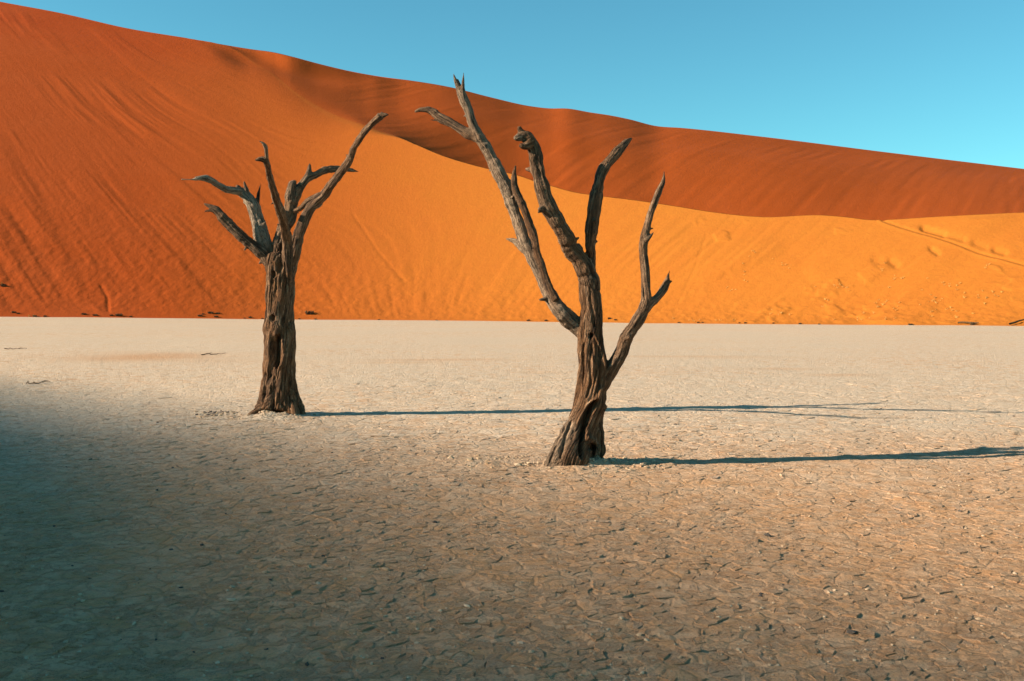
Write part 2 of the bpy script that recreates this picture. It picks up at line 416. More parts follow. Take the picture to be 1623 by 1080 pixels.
def dune_point(px, py):
    """nearest front-face vertex to a pixel"""
    x, y, z = ray(px, py); u = x / y; j = int(np.clip(np.searchsorted(DU, u), 0, len(DU) - 1))
    c = DFRONT[:, j]; e = (c[:, 2] - EYE) / c[:, 1]
    i = int(np.argmin(np.abs(e - z / y))); return c[i]

# unseen dune added beside the camera, its crest shaped to shade the foreground
def build_shade_dune():
    # where its crest's shadow falls on the pan, from behind the camera to the far left
    E = np.array([(48, -24), (22, -7.5), (9, 0.9), (4, 3.9), (2.2, 4.8), (0.9, 6.35), (-0.5, 9.0), (-3.3, 13.3), (-7.6, 18.0), (-14.0, 24.6), (-23, 32.5), (-38, 48), (-75, 78)], float)
    sg = np.r_[0, np.cumsum(np.linalg.norm(np.diff(E, axis=0), axis=1))]
    nt, ns = 150, 61
    t = np.linspace(0, sg[-1], nt); P = np.stack([spline(sg, E[:, k])(t) for k in (0, 1)], 1)
    Hc = 98 * (1 - 0.92 * smooth(t, sg[10], sg[-1]))
    C = P + SUN_H[None] * (Hc / math.tan(SUN_EL))[:, None]
    D = np.gradient(C, axis=0); D /= np.linalg.norm(D, axis=1, keepdims=True)
    V = []
    for i in range(nt):
        nrm = np.array([D[i][1], -D[i][0]])   # towards the pan
        for j in range(ns):
            q = j / (ns - 1) * 2 - 1          # -1 windward foot .. 0 crest .. 1 slip-face foot
            p = C[i] + nrm * (q * Hc[i] / 0.63 if q > 0 else q * Hc[i] / 0.30)
            V.append((p[0], p[1], Hc[i] * (1 - abs(q)) - 0.9 * abs(q)))
    V = np.array(V)
    V[:, 2] += 0.5 * noise2(V[:, 0] / 14, V[:, 1] / 14, 3) * np.clip(V[:, 2] / 10, 0, 1) * (1 - np.exp(-np.abs((np.arange(len(V)) % ns) - (ns - 1) / 2) / 4))
    me = mesh_np('added_shade_dune', V, grid_faces(nt, ns), M_SAND); fattr(me, 'redness', np.full(len(V), 0.4))
    tag(link('added_shade_dune', me), kind='structure')
build_shade_dune()

# ------------------------------------------------------------------ trees: where they stand
T1B = ground_at(441, 659); T2B = ground_at(918, 737)
T1Y, T2Y = float(T1B[1]), float(T2B[1])

# ------------------------------------------------------------------ the pan
SANDY = [(230, 567, 2.2, 1.3, 1.0), (330, 572, 2.0, 0.8, .45), (200, 561, 1.6, .7, .4), (700, 571, 2.6, .35, .7), (860, 590, .8, .3, .5), (640, 575, 1.6, .3, .6), (1240, 584, 1.6, .35, .6), (1340, 594, 1.4, .35, .6), (1080, 565, 3.0, .35, .55), (1170, 567, 2.4, .3, .4), (1500, 630, 1.2, .4, .45), (1000, 592, 1.5, .3, .4)]
def sandy_at(X, Y):
    r = np.zeros_like(X)
    for px, py, a, b, k in SANDY:
        g = ground_at(px, py); w = a * g[1] / 30, b * g[1] / 14
        dd = ((X - g[0] + 0.4 * noise2(X * 1.3, Y * 1.3, 9)) / w[0]) ** 2 + ((Y - g[1]) / w[1]) ** 2
        r = np.maximum(r, k * np.exp(-dd))
    return r
MOUNDS = [(T1B[0] - 0.02, T1Y - 0.36, 0.42, 0.30, 0.085), (T1B[0] - 0.75, T1Y + .05, 0.5, 0.4, 0.03), (T2B[0] + 0.10, T2Y - 0.16, 0.45, 0.36, 0.075), (T2B[0] + 0.45, T2Y + 0.15, 0.4, 0.4, 0.02), (T2B[0] - .9, T2Y + .05, 0.5, 0.35, 0.035)]
def mound(X, Y):
    h = np.zeros_like(X)
    for mx, my, a, b, k in MOUNDS:
        h = np.maximum(h, k * np.exp(-((X - mx) / a) ** 2 - ((Y - my) / b) ** 2))
    return h
def surf(X, Y):
    """finished pan surface"""
    X = np.asarray(X, float); Y = np.asarray(Y, float)
    near = 1 - smooth(Y, 22, 60)
    m = mound(X, Y)
    return pan_height(X, Y) + m * (1 + 0.35 * noise2(X * 9, Y * 9, 13)) + near * (0.010 * fbm2(X * 1.9, Y * 1.9, 3, 21) + 0.0048 * fbm2(X * 9, Y * 9, 4, 25, 0.65)) + 0.012 * near * m / 0.05 * noise2(X * 17, Y * 17, 27)

def build_pan():
    u = np.concatenate([np.linspace(-1.0, -0.58, 40, endpoint=False), np.linspace(-0.58, 0.58, 480, endpoint=False), np.linspace(0.58, 1.0, 41)])
    yf = Y_FOOT(u) + 2.0
    ya = np.r_[np.linspace(0.8, 3.4, 20, endpoint=False), 3.4 * (26 / 3.4) ** np.linspace(0, 1, 420, endpoint=False)]
    Y = np.vstack([ya[:, None] + 0 * yf[None], 26 * (yf[None] / 26) ** np.linspace(0, 1, 130)[:, None]]); X = u[None] * Y; nr = len(Y)
    Z = surf(X, Y)
    V = np.stack([X, Y, Z], -1).reshape(-1, 3)
    me = mesh_np('salt_pan', V, grid_faces(nr, len(u)), M_PAN); fattr(me, 'sandy', sandy_at(X, Y).ravel()); fattr(me, 'fore', (1 - smooth(Y + 1.2 * noise2(X * .6, Y * .6, 77), 6.5, 17)).ravel())
    o = link('clay_pan', me); tag(o, kind='structure')
    # the desert floor out to the horizon
    n = 40; g = np.sign(np.linspace(-1, 1, n)) * np.abs(np.linspace(-1, 1, n)) ** 2.5 * 6000
    XX, YY = np.meshgrid(g, g); V = np.stack([XX, YY, np.full_like(XX, -0.75)], -1).reshape(-1, 3)
    me2 = mesh_np('desert_floor', V, grid_faces(n, n), M_PAN); fattr(me2, 'sandy', np.zeros(len(V)))
    tag(link('desert_floor', me2), kind='structure')
    return o
PAN = build_pan()

# ------------------------------------------------------------------ cracked clay plates
def voronoi_cells(pts, inside, cell):
    """Voronoi polygons by clipping against neighbours"""
    from collections import defaultdict
    H = defaultdict(list)
    key = np.floor(pts / cell).astype(int)
    for i, k in enumerate(map(tuple, key)): H[k].append(i)
    out = []
    for i in range(len(pts)):
        if not inside[i]: continue
        px, py = pts[i]; kx, ky = key[i]
        nb = []
        for a in range(-2, 3):
            for b in range(-2, 3):
                for j in H.get((kx + a, ky + b), ()):
                    if j != i:
                        dx = pts[j][0] - px; dy = pts[j][1] - py; nb.append((dx * dx + dy * dy, dx, dy))
        nb.sort()
        r = cell * 1.3; poly = [(-r, -r), (r, -r), (r, r), (-r, r)]
        for d2, dx, dy in nb:
            if d2 > 4 * max(x * x + y * y for x, y in poly): break
            c = d2 / 2; new = []
            m = len(poly); vals = [x * dx + y * dy - c for x, y in poly]
            for k in range(m):
                a, va = poly[k], vals[k]; b, vb = poly[(k + 1) % m], vals[(k + 1) % m]
                if va <= 0: new.append(a)
                if (va < 0 < vb) or (vb < 0 < va):
                    q = va / (va - vb); new.append((a[0] + (b[0] - a[0]) * q, a[1] + (b[1] - a[1]) * q))
            poly = new
            if len(poly) < 3: break
        if len(poly) >= 3: out.append((px, py, poly))
    return out

def build_plates():
    rnd = random.Random(5)
    cells = []
    for (ya, yb, sp) in ((3.4, 8.0, 0.074), (8.0, 14.0, 0.092), (14.0, 24.0, 0.135)):
        xm = 0.60 * yb + 0.6
        nx, ny = int(2 * xm / sp), int((yb - ya + 1.0) / sp)
        gx, gy = np.meshgrid(np.arange(nx), np.arange(ny))
        p = np.stack([gx.ravel() * sp - xm, gy.ravel() * sp + ya - 0.5], 1) + RNG.uniform(-0.46, 0.46, (nx * ny, 2)) * sp
        p = p[(np.abs(p[:, 0]) < 0.60 * p[:, 1] + 0.7) & (RNG.random(len(p)) > 0.24)]
        inside = (p[:, 1] >= ya) & (p[:, 1] < yb) & (np.abs(p[:, 0]) < 0.58 * p[:, 1] + 0.3)
        cells += [(x, y, poly, sp) for x, y, poly in voronoi_cells(p, inside, sp * 1.25)]
    cx = np.array([c[0] for c in cells]); cy = np.array([c[1] for c in cells])
    zc = surf(cx, cy); md = mound(cx, cy)
    cover = fbm2(cx * 0.8, cy * 0.8, 3, 91)      # where drifted sand covers the plates
    data = []
    for i, (x, y, poly, sp) in enumerate(cells):
        if md[i] > 0.018: continue
        if math.hypot(x - T1B[0], y - T1Y) < 0.4 or math.hypot(x - T2B[0], y - T2Y) < 0.42: continue
        pts = []
        m = len(poly)
        for k in range(m):
            a, b = poly[k], poly[(k + 1) % m]; L = math.hypot(b[0] - a[0], b[1] - a[1])
            if L < 0.010: continue
            pts.append(a)
            if L > 0.45 * sp and y < 11:
                j = 0.07 * L; pts.append(((a[0] + b[0]) / 2 + rnd.uniform(-j, j), (a[1] + b[1]) / 2 + rnd.uniform(-j, j)))
        n = len(pts)
        if n < 4: continue
        rad = sum(math.hypot(*p) for p in pts) / n
        gap = rnd.uniform(0.0008, 0.003) + (0.002 if rnd.random() < 0.12 else 0)
        k1 = max(0.5, 1 - gap / rad)
        lift = rnd.gauss(0.0008, 0.0014) - 0.006 * max(0.0, cover[i] - 0.1) - 0.007 * max(0.0, (y - 12) / 12) - (0.002 if rnd.random() < .3 else 0)
        tk = 0.026 * (1 - 0.7 * max(0.0, min(1.0, (y - 9) / 13))); tx, ty = rnd.gauss(0, tk), rnd.gauss(0, tk)
        curl = max(-0.001, rnd.gauss(0.0005, 0.0018))
        V = [(x, y, zc[i] + lift)]
        for ring, (kk, dz) in enumerate(((0.62, 0.0), (0.93, 1.0), (1.0, 0.55), (1.0, None))):
            for (ax, ay) in pts:
                qx, qy = ax * k1 * kk, ay * k1 * kk
                z = zc[i] + lift + tx * qx + ty * qy
                if dz is None: z -= 0.035
                else: z += curl * dz + rnd.uniform(-0.0012, 0.0012) - (0.002 if ring == 2 else 0)
                V.append((x + qx, y + qy, z))
        Ft, Fq = [], []
        for k in range(n):
            k2 = (k + 1) % n
            Ft.append((0, 1 + k, 1 + k2))
            for r in range(3):
                a = 1 + r * n
                Fq.append((a + k, a + n + k, a + n + k2, a + k2))
        data.append((y, x, V, Ft, Fq, rnd.random(), rad))
    # the 300 that show largest in the frame are single parts of the pan, the rest one mass
    order = sorted(range(len(data)), key=lambda i: -(data[i][6] ** 2 / data[i][0] ** 3) if (abs(data[i][1]) < 0.5 * data[i][0] and data[i][0] > 4.75) else 1)
    single = set(order[:300])
    Va, Ta, Qa, Ra, Fa, off = [], [], [], [], [], 0
    fore_of = lambda x, y: float(1 - min(1, max(0, (y - 6.5) / 10.0)))
    for i, (y, x, V, Ft, Fq, rn, rad) in enumerate(data):
        if i in single:
            V0 = np.array(V)
            me = mesh_np('clay_plate', V0, [np.array(Ft), np.array(Fq)], M_PLATE, False); fattr(me, 'rnd', np.full(len(V), rn)); fattr(me, 'fore', np.full(len(V), fore_of(x, y)))
            link('clay_plate', me, PAN)
        else:
            Va += V; Ta += [(a + off, b + off, c + off) for a, b, c in Ft]; Qa += [(a + off, b + off, c + off, d + off) for a, b, c, d in Fq]
            Ra += [rn] * len(V); Fa += [fore_of(x, y)] * len(V); off += len(V)
    me = mesh_np('clay_plates', np.array(Va), [np.array(Ta), np.array(Qa)], M_PLATE, False); fattr(me, 'rnd', Ra); fattr(me, 'fore', Fa)
    o = link('clay_plates', me, PAN); o['kind'] = 'stuff'
build_plates()

# ------------------------------------------------------------------ dead trees
def z1(x, y, w, dy=0.0): return (270 + x / 4.154, 160 + y / 4.154, w / 4.154, dy)
def z2(x, y, w, dy=0.0): return (370 + x / 3.6, 380 + y / 3.6, w / 3.6, dy)
def z3(x, y, w, dy=0.0): return (640 + x / 3.375, 100 + y / 3.375, w / 3.375, dy)
def z4(x, y, w, dy=0.0): return (820 + x / 5.4, 380 + y / 5.4, w / 5.4, dy)
def z5(x, y, w, dy=0.0): return (840 + x / 4.5, 520 + y / 4.5, w / 4.5, dy)

def densify(pts, step):
    P = np.array(pts, float); seg = np.r_[0, np.cumsum(np.linalg.norm(np.diff(P[:, :3], axis=0), axis=1))]
    n = max(4, int(seg[-1] / step)); q = np.linspace(0, seg[-1], n)
    if len(P) > 2: return np.stack([spline(seg, P[:, k])(q) for k in range(P.shape[1])], 1), q
    return np.stack([np.interp(q, seg, P[:, k]) for k in range(P.shape[1])], 1), q

class Tree:
    def __init__(s, Y, voxel): s.Y = Y; s.voxel = voxel; s.br = []
    def add(s, name, pts, parent=None, bleach=0.0, twist=0.0, depth=1.0, cap=1.0, lobes=0.10):
        """pts: (px, py, width px, depth offset m)"""
        w = []
        for px, py, wd, dy in pts:
            p = at(px, py, s.Y + dy); w.append((*p, wd * 0.5 * (s.Y + dy) / F))
        D, q = densify(w, 0.02)
        if name != 'trunk': D[:, 3] *= 1 + 0.06 * noise2(q * 11, 0 * q + len(s.br) * 3.7, 6) + 0.07 * noise2(q * 29, 0 * q + len(s.br) * 1.7, 8)
        D[:, 3] = np.maximum(D[:, 3], s.voxel * 0.92)
        s.br.append(dict(name=name, D=D, s=q, parent=parent, bleach=bleach, twist=twist, depth=depth, lobes=lobes, seed=len(s.br) * 7 + 3, own=len(s.br)))
        me_ = len(s.br) - 1
        if name == 'branch': s.spikes(me_)
        return me_
    def spikes(s, bi, every=0.42):
        """short snapped splinters and knots along a limb, part of that limb"""
        b = s.br[bi]; q = random.Random(bi * 13 + 1); D = b['D']; L = b['s'][-1]
        t = 0.25 * L
        while t < L * 0.97:
            i = min(len(D) - 2, int(t / L * (len(D) - 1))); p = D[i, :3]; r = D[i, 3]; T = D[i + 1, :3] - p; T /= np.linalg.norm(T) + 1e-9
            v = np.array([q.gauss(0, 1), q.gauss(0, 1), q.gauss(0, 1)]); v -= T * (v @ T); v /= np.linalg.norm(v)
            ln = q.uniform(0.5, 1.0) * r + q.choice([0.0, 0.0, 0.02]); d = v + T * q.uniform(-0.3, 1.3); d /= np.linalg.norm(d)
            rr_ = q.uniform(0.22, 0.5) * r
            Dn = np.array([[*(p + d * (0.3 * r + (ln + 0.5 * r) * k)), max(s.voxel * 0.7, rr_ * (1.15 - 0.8 * k))] for k in np.linspace(0, 1, 5)])
            s.br.append(dict(name='spike', D=Dn, s=np.linspace(0, ln, 5), parent=None, bleach=b['bleach'], twist=0, depth=1.0, lobes=0.15, seed=len(s.br), own=bi))
            t += every * q.uniform(0.5, 1.6)

    def build(s, root_name, label, base, carves):
        Vs, Qs, Ts, off = [], [], [], 0
        C, Rr, Sid, S, A1, A2 = [], [], [], [], [], []
        for bi, b in enumerate(s.br):
            D = b['D']; P = D[:, :3]; n = len(P)
            T = np.gradient(P, axis=0); T /= np.linalg.norm(T, axis=1, keepdims=True) + 1e-9
            a = np.array([1.0, 0, 0]) if abs(T[0][0]) < 0.8 else np.array([0, 0, 1.0])
            e1 = a - T[0] * (a @ T[0]); e1 /= np.linalg.norm(e1); E1 = []
            for i in range(n):
                e1 = e1 - T[i] * (e1 @ T[i]); e1 /= np.linalg.norm(e1); E1.append(e1)
            E1 = np.array(E1); E2 = np.cross(T, E1)
            tw = b['twist'] * b['s']
            c_, s_ = np.cos(tw)[:, None], np.sin(tw)[:, None]
            G1, G2 = E1 * c_ + E2 * s_, -E1 * s_ + E2 * c_
            m = 28; ang = np.linspace(0, 2 * np.pi, m, endpoint=False)
            rr = D[:, 3][:, None] * (1 + b['lobes'] * noise3(1.6 * np.cos(ang)[None] + 0 * b['s'][:, None] + 5.1 * bi, 1.6 * np.sin(ang)[None], b['s'][:, None] * 2.2 / (0.3 + D[:, 3].mean() * 6), b['seed']))
            ring = P[:, None, :] + rr[..., None] * (np.cos(ang)[None, :, None] * G1[:, None, :] + np.sin(ang)[None, :, None] * G2[:, None, :])
            if b['depth'] != 1.0: ring[..., 1] = P[:, None, 1] + (ring[..., 1] - P[:, None, 1]) * b['depth']
            Vv = ring.reshape(-1, 3)
            i = (np.arange(n - 1)[:, None] * m + np.arange(m)[None]).ravel(); j = (np.arange(n - 1)[:, None] * m + (np.arange(m)[None] + 1) % m).ravel()
            Q = np.stack([i, j, j + m, i + m], 1)
            cap0, cap1 = len(Vv), len(Vv) + 1
            Vv = np.vstack([Vv, P[:1] - T[:1] * D[0, 3] * 0.3, P[-1:] + T[-1:] * D[-1, 3] * 0.6])
            k = np.arange(m); k2 = (k + 1) % m; last = (n - 1) * m
            Tt = np.vstack([np.stack([k2, k, np.full(m, cap0)], 1), np.stack([last + k, last + k2, np.full(m, cap1)], 1)])
            Vs.append(Vv); Qs.append(Q + off); Ts.append(Tt + off); off += len(Vv)
            C.append(P); Rr.append(D[:, 3]); Sid.append(np.full(n, b['own'])); S.append(b['s'] + 3.7 * bi); A1.append(G1); A2.append(G2)
        me = mesh_np('tmp', np.vstack(Vs), [np.vstack(Qs), np.vstack(Ts)])
        ob = link('tmp', me); md = ob.modifiers.new('r', 'REMESH'); md.mode = 'VOXEL'; md.voxel_size = s.voxel; md.adaptivity = 0
        dg = bpy.context.evaluated_depsgraph_get(); dg.update()
        ev = bpy.data.meshes.new_from_object(ob.evaluated_get(dg))
        nv = len(ev.vertices); V = np.empty(nv * 3, np.float32); ev.vertices.foreach_get('co', V); V = V.reshape(-1, 3).astype(float)
        lt = np.empty(len(ev.polygons), np.int32); ev.polygons.foreach_get('loop_total', lt)
        lv = np.empty(len(ev.loops), np.int32); ev.loops.foreach_get('vertex_index', lv)
        assert (lt == 4).all()
        Q = lv.reshape(-1, 4)
        Ed = np.vstack([Q[:, [0, 1]], Q[:, [1, 2]], Q[:, [2, 3]], Q[:, [3, 0]]])
        deg = np.bincount(Ed[:, 0], minlength=nv) + np.bincount(Ed[:, 1], minlength=nv)
        def lap(X):
            r = np.empty_like(X)
            for k in range(X.shape[1]):
                r[:, k] = np.bincount(Ed[:, 0], X[Ed[:, 1], k], nv) + np.bincount(Ed[:, 1], X[Ed[:, 0], k], nv)
            return r / deg[:, None]
        for _ in range(4):
            V = V + 0.5 * (lap(V) - V); V = V - 0.45 * (lap(V) - V) if _ % 2 else V
        C = np.vstack(C).astype(np.float32); Rr = np.concatenate(Rr); Sid = np.concatenate(Sid); S = np.concatenate(S); A1 = np.vstack(A1); A2 = np.vstack(A2)
        idx = np.empty(nv, int); c2 = (C ** 2).sum(1)
        for a in range(0, nv, 8000):
            v = V[a:a + 8000].astype(np.float32)
            d = np.sqrt(np.maximum((v ** 2).sum(1)[:, None] + c2[None] - 2 * v @ C.T, 0))
            idx[a:a + 8000] = np.argmin(d - 0.9 * Rr[None], 1)
        rel = V - C[idx]; ox = (rel * A1[idx]).sum(1); oy = (rel * A2[idx]).sum(1); ss = S[idx] + 0.0
        r = Rr[idx]; sid = Sid[idx]
        def normals(V):
            fn = np.cross(V[Q[:, 2]] - V[Q[:, 0]], V[Q[:, 3]] - V[Q[:, 1]])
            N = np.zeros_like(V)
            for c in range(4):
                for k in range(3): N[:, k] += np.bincount(Q[:, c], fn[:, k], nv)
            return N / (np.linalg.norm(N, axis=1, keepdims=True) + 1e-12)
        N = normals(V)
        amp = np.clip(r / 0.22, 0.12, 1.0)
        a = 0.030 * amp + 0.006
        g = noise3(ox / (a * 1.5), oy / (a * 1.5), ss / 0.95, 101); g2 = noise3(ox / (a * .62), oy / (a * .62), ss / 0.5, 102); g3 = noise3(V[:, 0] / .11, V[:, 1] / .11, V[:, 2] / .16, 103)
        g5 = noise3(ox / (a * 2.6), oy / (a * 2.6), ss / 1.3, 105); g4 = noise3(V[:, 0] / .045, V[:, 1] / .045, V[:, 2] / .07, 104)
        h = amp * (0.008 * g3 * (r > 0.04) + 0.016 * g5 - 0.024 * np.exp(-(g / 0.13) ** 2) - 0.013 * np.exp(-(g2 / 0.17) ** 2) + 0.006) + 0.005 * g3 + 0.003 * g4
        crev = np.zeros(nv)
        fr = N[:, 1] < 0.25
        ppx = np.empty(nv); ppy = np.empty(nv)
        dep = V[:, 1] * math.cos(PITCH) - (V[:, 2] - EYE) * math.sin(PITCH)
        ppx = W0 / 2 + F * V[:, 0] / dep; ppy = H0 / 2 - F * (V[:, 1] * math.sin(PITCH) + (V[:, 2] - EYE) * math.cos(PITCH)) / dep
        push = np.zeros((nv, 3))
        for pts, wpx, depth in carves:
            d, t, sd_ = poly_dist(ppx, ppy, pts)
            ends = np.sqrt(np.clip(1 - (2 * t - 1) ** 4, 0.05, 1))
            f = np.exp(-(d / (wpx * ends)) ** 2 * 1.2) * fr
            push += -(f * depth)[:, None] * (0.35 * N + 0.65 * np.array([0, -1.0, 0]))
            if depth > 0: crev = np.maximum(crev, f)
        V = V + h[:, None] * N + push
        V = V + 0.35 * (lap(V) - V)
        N = normals(V)
        bl = np.array([b['bleach'] for b in s.br])[sid] 
        for _ in range(60): bl = 0.5 * bl + 0.5 * lap(bl[:, None])[:, 0]
        grain = np.stack([ox, oy, ss], 1)
        bpy.data.objects.remove(ob)
        # hand out the faces to trunk, branches and stubs
        root = bpy.data.objects.new(root_name, None); COL.objects.link(root); root.location = base; tag(root, label, 'tree', 'dead trees on the pan'); root.empty_display_size = 0.3
        fsid = np.sort(sid[Q], 1)[:, 1]
        # majority of neighbours: take the id most often among the four corners
        objs = {}
        for bi, b in enumerate(s.br):
            if b['own'] != bi: continue
            fm = Q[fsid == bi]
            if not len(fm): continue
            used, inv = np.unique(fm, return_inverse=True)
            par = root if b['parent'] is None else objs.get(b['parent'], root)
            me = mesh_np(b['name'], V[used] - np.array(base), inv.reshape(-1, 4), M_WOOD)
            fattr(me, 'grain', grain[used], 'FLOAT_VECTOR'); fattr(me, 'bleach', bl[used])
            me.normals_split_custom_set_from_vertices([tuple(v) for v in N[used]])
            o = link(b['name'], me, par); objs[bi] = o
        print(root_name, 'faces', len(Q))
        return root

def trunk(rows, dys, extra_bottom=0):
    return [((l + r) / 2, y, (r - l), d) for (y, l, r), d in zip(rows, dys)]

# --- the farther tree on the left
T = Tree(T1Y, 0.0108)
rows = [(672, 404, 480), (658, 404, 480), (647, 406, 479), (630, 410, 475), (602, 414.5, 470), (574, 417, 469), (547, 418.5, 468.5), (524, 419, 467.5), (505, 422, 464.5), (491, 423, 464), (463, 422, 465.5), (436, 421, 466), (418, 420, 465), (404, 424, 462)]
tr = T.add('trunk', trunk(rows, [0] * len(rows)), depth=0.9, twist=0.5, lobes=0.13)
T.add('root', [(425, 640, 16, -.12), (414, 648, 15, -.2), (404, 654, 13, -.26), (396, 660, 10, -.30), (390, 668, 8, -.34)], lobes=0.2)
T.add('root', [(462, 640, 18, -.15), (464, 652, 16, -.24), (466, 662, 14, -.30), (468, 670, 12, -.34)], lobes=0.2)
b1 = T.add('branch', [z1(715, 1180, 40, 0), z1(685, 1110, 74, 0), z1(648, 1056, 84, 0), z1(600, 1000, 80, -.02), z1(530, 945, 72, -.05), z1(450, 875, 68, -.08), z1(390, 815, 64, -.1), z1(340, 765, 64, -.12), z1(305, 725, 52, -.13), z1(265, 697, 36, -.14), z1(222, 678, 12, -.15)], bleach=.1)
T.add('stub', [z1(300, 725, 36, -.14), z1(265, 722, 24, -.16), z1(224, 728, 9, -.17)], b1)
b2 = T.add('branch', [z1(650, 1060, 90, .08), z1(625, 960, 105, .10), z1(595, 860, 95, .12), z1(568, 760, 84, .14), z1(540, 685, 84, .14), z1(508, 635, 72, .14), z1(465, 598, 60, .13), z1(425, 590, 52, .03), z1(370, 582, 44, -.1), z1(320, 557, 46, -.22), z1(275, 528, 44, -.32), z1(235, 512, 46, -.4), z1(200, 508, 38, -.45), z1(155, 517, 18, -.52), z1(72, 518, 8, -.6)], bleach=.85)
T.add('stub', [z1(520, 630, 34, .12), z1(500, 580, 28, .1), z1(484, 530, 10, .08)], b2, bleach=.3)
T.add('stub', [z1(570, 700, 30, .14), z1(578, 630, 24, .13), z1(594, 542, 7, .12)], b2)
T.add('stub', [z1(455, 590, 44, .12), z1(440, 560, 34, .1)], b2)
b3 = T.add('branch', [z1(772, 1260, 24, -.02), z1(774, 1170, 58, -.10), z1(775, 1080, 74, -.16), z1(772, 960, 66, -.24), z1(756, 850, 60, -.45), z1(735, 760, 60, -.7), z1(705, 670, 53, -1.0), z1(680, 590, 49, -1.3), z1(660, 520, 45, -1.55), z1(645, 450, 42, -1.8), z1(632, 398, 42, -2.0)], bleach=.05)
T.add('stub', [z1(632, 396, 40, -2.0), z1(600, 384, 36, -2.02), z1(557, 391, 12, -2.04)], b3)
T.add('stub', [z1(634, 390, 34, -2.0), z1(632, 345, 27, -2.06), z1(624, 300, 24, -2.1), z1(608, 278, 16, -2.12), z1(585, 265, 6, -2.14)], b3, bleach=.2)
b4 = T.add('branch', [z1(700, 1060, 100, .02), z1(712, 940, 84, .05), z1(745, 850, 78, .08), z1(790, 760, 82, .1), z1(795, 680, 84, .1), z1(830, 605, 70, .12), z1(870, 550, 58, .13), z1(905, 508, 54, .2), z1(955, 490, 44, .26), z1(1020, 457, 44, .34), z1(1080, 450, 43, .4), z1(1135, 451, 38, .46), z1(1185, 456, 27, .5), z1(1240, 467, 6, .54)], bleach=.15)
T.add('stub', [z1(790, 650, 70, .08), z1(795, 590, 66, .07), z1(805, 545, 46, .06), z1(825, 528, 22, .06)], b4, bleach=.25)
T.add('stub', [z1(900, 515, 46, .19), z1(912, 460, 36, .22), z1(917, 413, 12, .25)], b4, bleach=.2)
b5 = T.add('branch', [z1(770, 1250, 30, 0), z1(786, 1160, 60, .01), z1(802, 1080, 74, .02), z1(826, 960, 84, .0), z1(850, 870, 82, -.02), z1(880, 790, 74, -.05), z1(920, 715, 64, -.06), z1(960, 665, 66, -.1), z1(1010, 622, 64, -.18), z1(1050, 565, 58, -.34), z1(1100, 500, 54, -.52), z1(1150, 435, 54, -.68), z1(1188, 370, 48, -.84), z1(1203, 325, 42, -.96), z1(1240, 260, 44, -1.12), z1(1290, 190, 44, -1.28), z1(1340, 140, 46, -1.4), z1(1385, 100, 50, -1.5)], bleach=.08)
T.add('stub', [z1(1370, 112, 36, -1.47), z1(1395, 78, 16, -1.52)], b5, bleach=.3)
T.add('stub', [z1(1375, 108, 36, -1.48), z1(1410, 94, 30, -1.52), z1(1440, 92, 12, -1.55)], b5)
T.add('stub', [z1(795, 730, 26, .06), z1(850, 712, 32, .0), z1(905, 665, 44, -.06), z1(960, 635, 50, -.1), z1(1000, 615, 40, -.17)], b5)
T.add('stub', [z1(950, 700, 34, -.1), z1(980, 690, 22, -.1), z1(1002, 676, 8, -.1)], b5, bleach=.7)
def Z2(*p): return [(370 + x / 3.6, 380 + y / 3.6) for x, y in p]
tree1 = T.build('dead_tree', 'gnarled dead tree with five crooked limbs, farther away on the left of the pan', tuple(T1B), [
    (Z2((262, 545), (243, 600), (240, 660), (246, 730)), 7.0, 0.17),
    (Z2((255, 540), (283, 600), (290, 660), (262, 740)), 3.2, -0.05),
    (Z2((224, 430), (222, 465)), 3.2, 0.10),
    (Z2((232, 180), (228, 215)), 3.0, 0.06),
    (Z2((290, 130), (300, 300), (285, 480)), 2.5, 0.03),
    (Z2((235, 780), (225, 960)), 3.0, 0.035),
    (Z2((185, 760), (170, 930)), 2.5, 0.03),
    (Z2((310, 760), (325, 960)), 2.6, 0.035),
    (Z2((150, 985), (230, 985), (300, 990)), 3.0, 0.14)])

# --- the nearer tree on the right
T = Tree(T2Y, 0.0086)
rows = [(746, 874, 930), (729, 876, 934), (709, 886, 940), (693, 893, 944), (675, 899, 948), (658, 904, 952), (642, 909, 957), (631, 912, 960), (615, 915, 961), (598, 917, 962), (575, 917, 962), (564, 916, 959), (542, 916, 955), (520, 917, 954), (505, 918, 955), (491, 921, 955), (473, 918.5, 953.5), (454, 916, 948), (436, 917, 944), (422, 921, 940), (410, 925, 937)]
dys = [-.22, -.2, -.14, -.08, -.03] + [0] * 16
tr = T.add('trunk', trunk(rows, dys), depth=0.95, twist=0.9, lobes=0.10)
T.add('root', [(912, 668, 20, -.02), (904, 690, 34, -.12), (893, 712, 38, -.20), (884, 728, 36, -.24), (877, 742, 36, -.27), (871, 754, 34, -.3)], bleach=.45, lobes=0.16)
T.add('root', [(884, 722, 20, -.12), (872, 734, 15, -.14), (863, 744, 11, -.15), (857, 752, 10, -.16)], bleach=.4, lobes=0.2)
T.add('root', [(948, 640, 26, .05), (943, 668, 30, .10), (941, 690, 34, .12), (941, 709, 38, .12), (940, 722, 34, .11), (938, 736, 28, .1)], lobes=0.12)
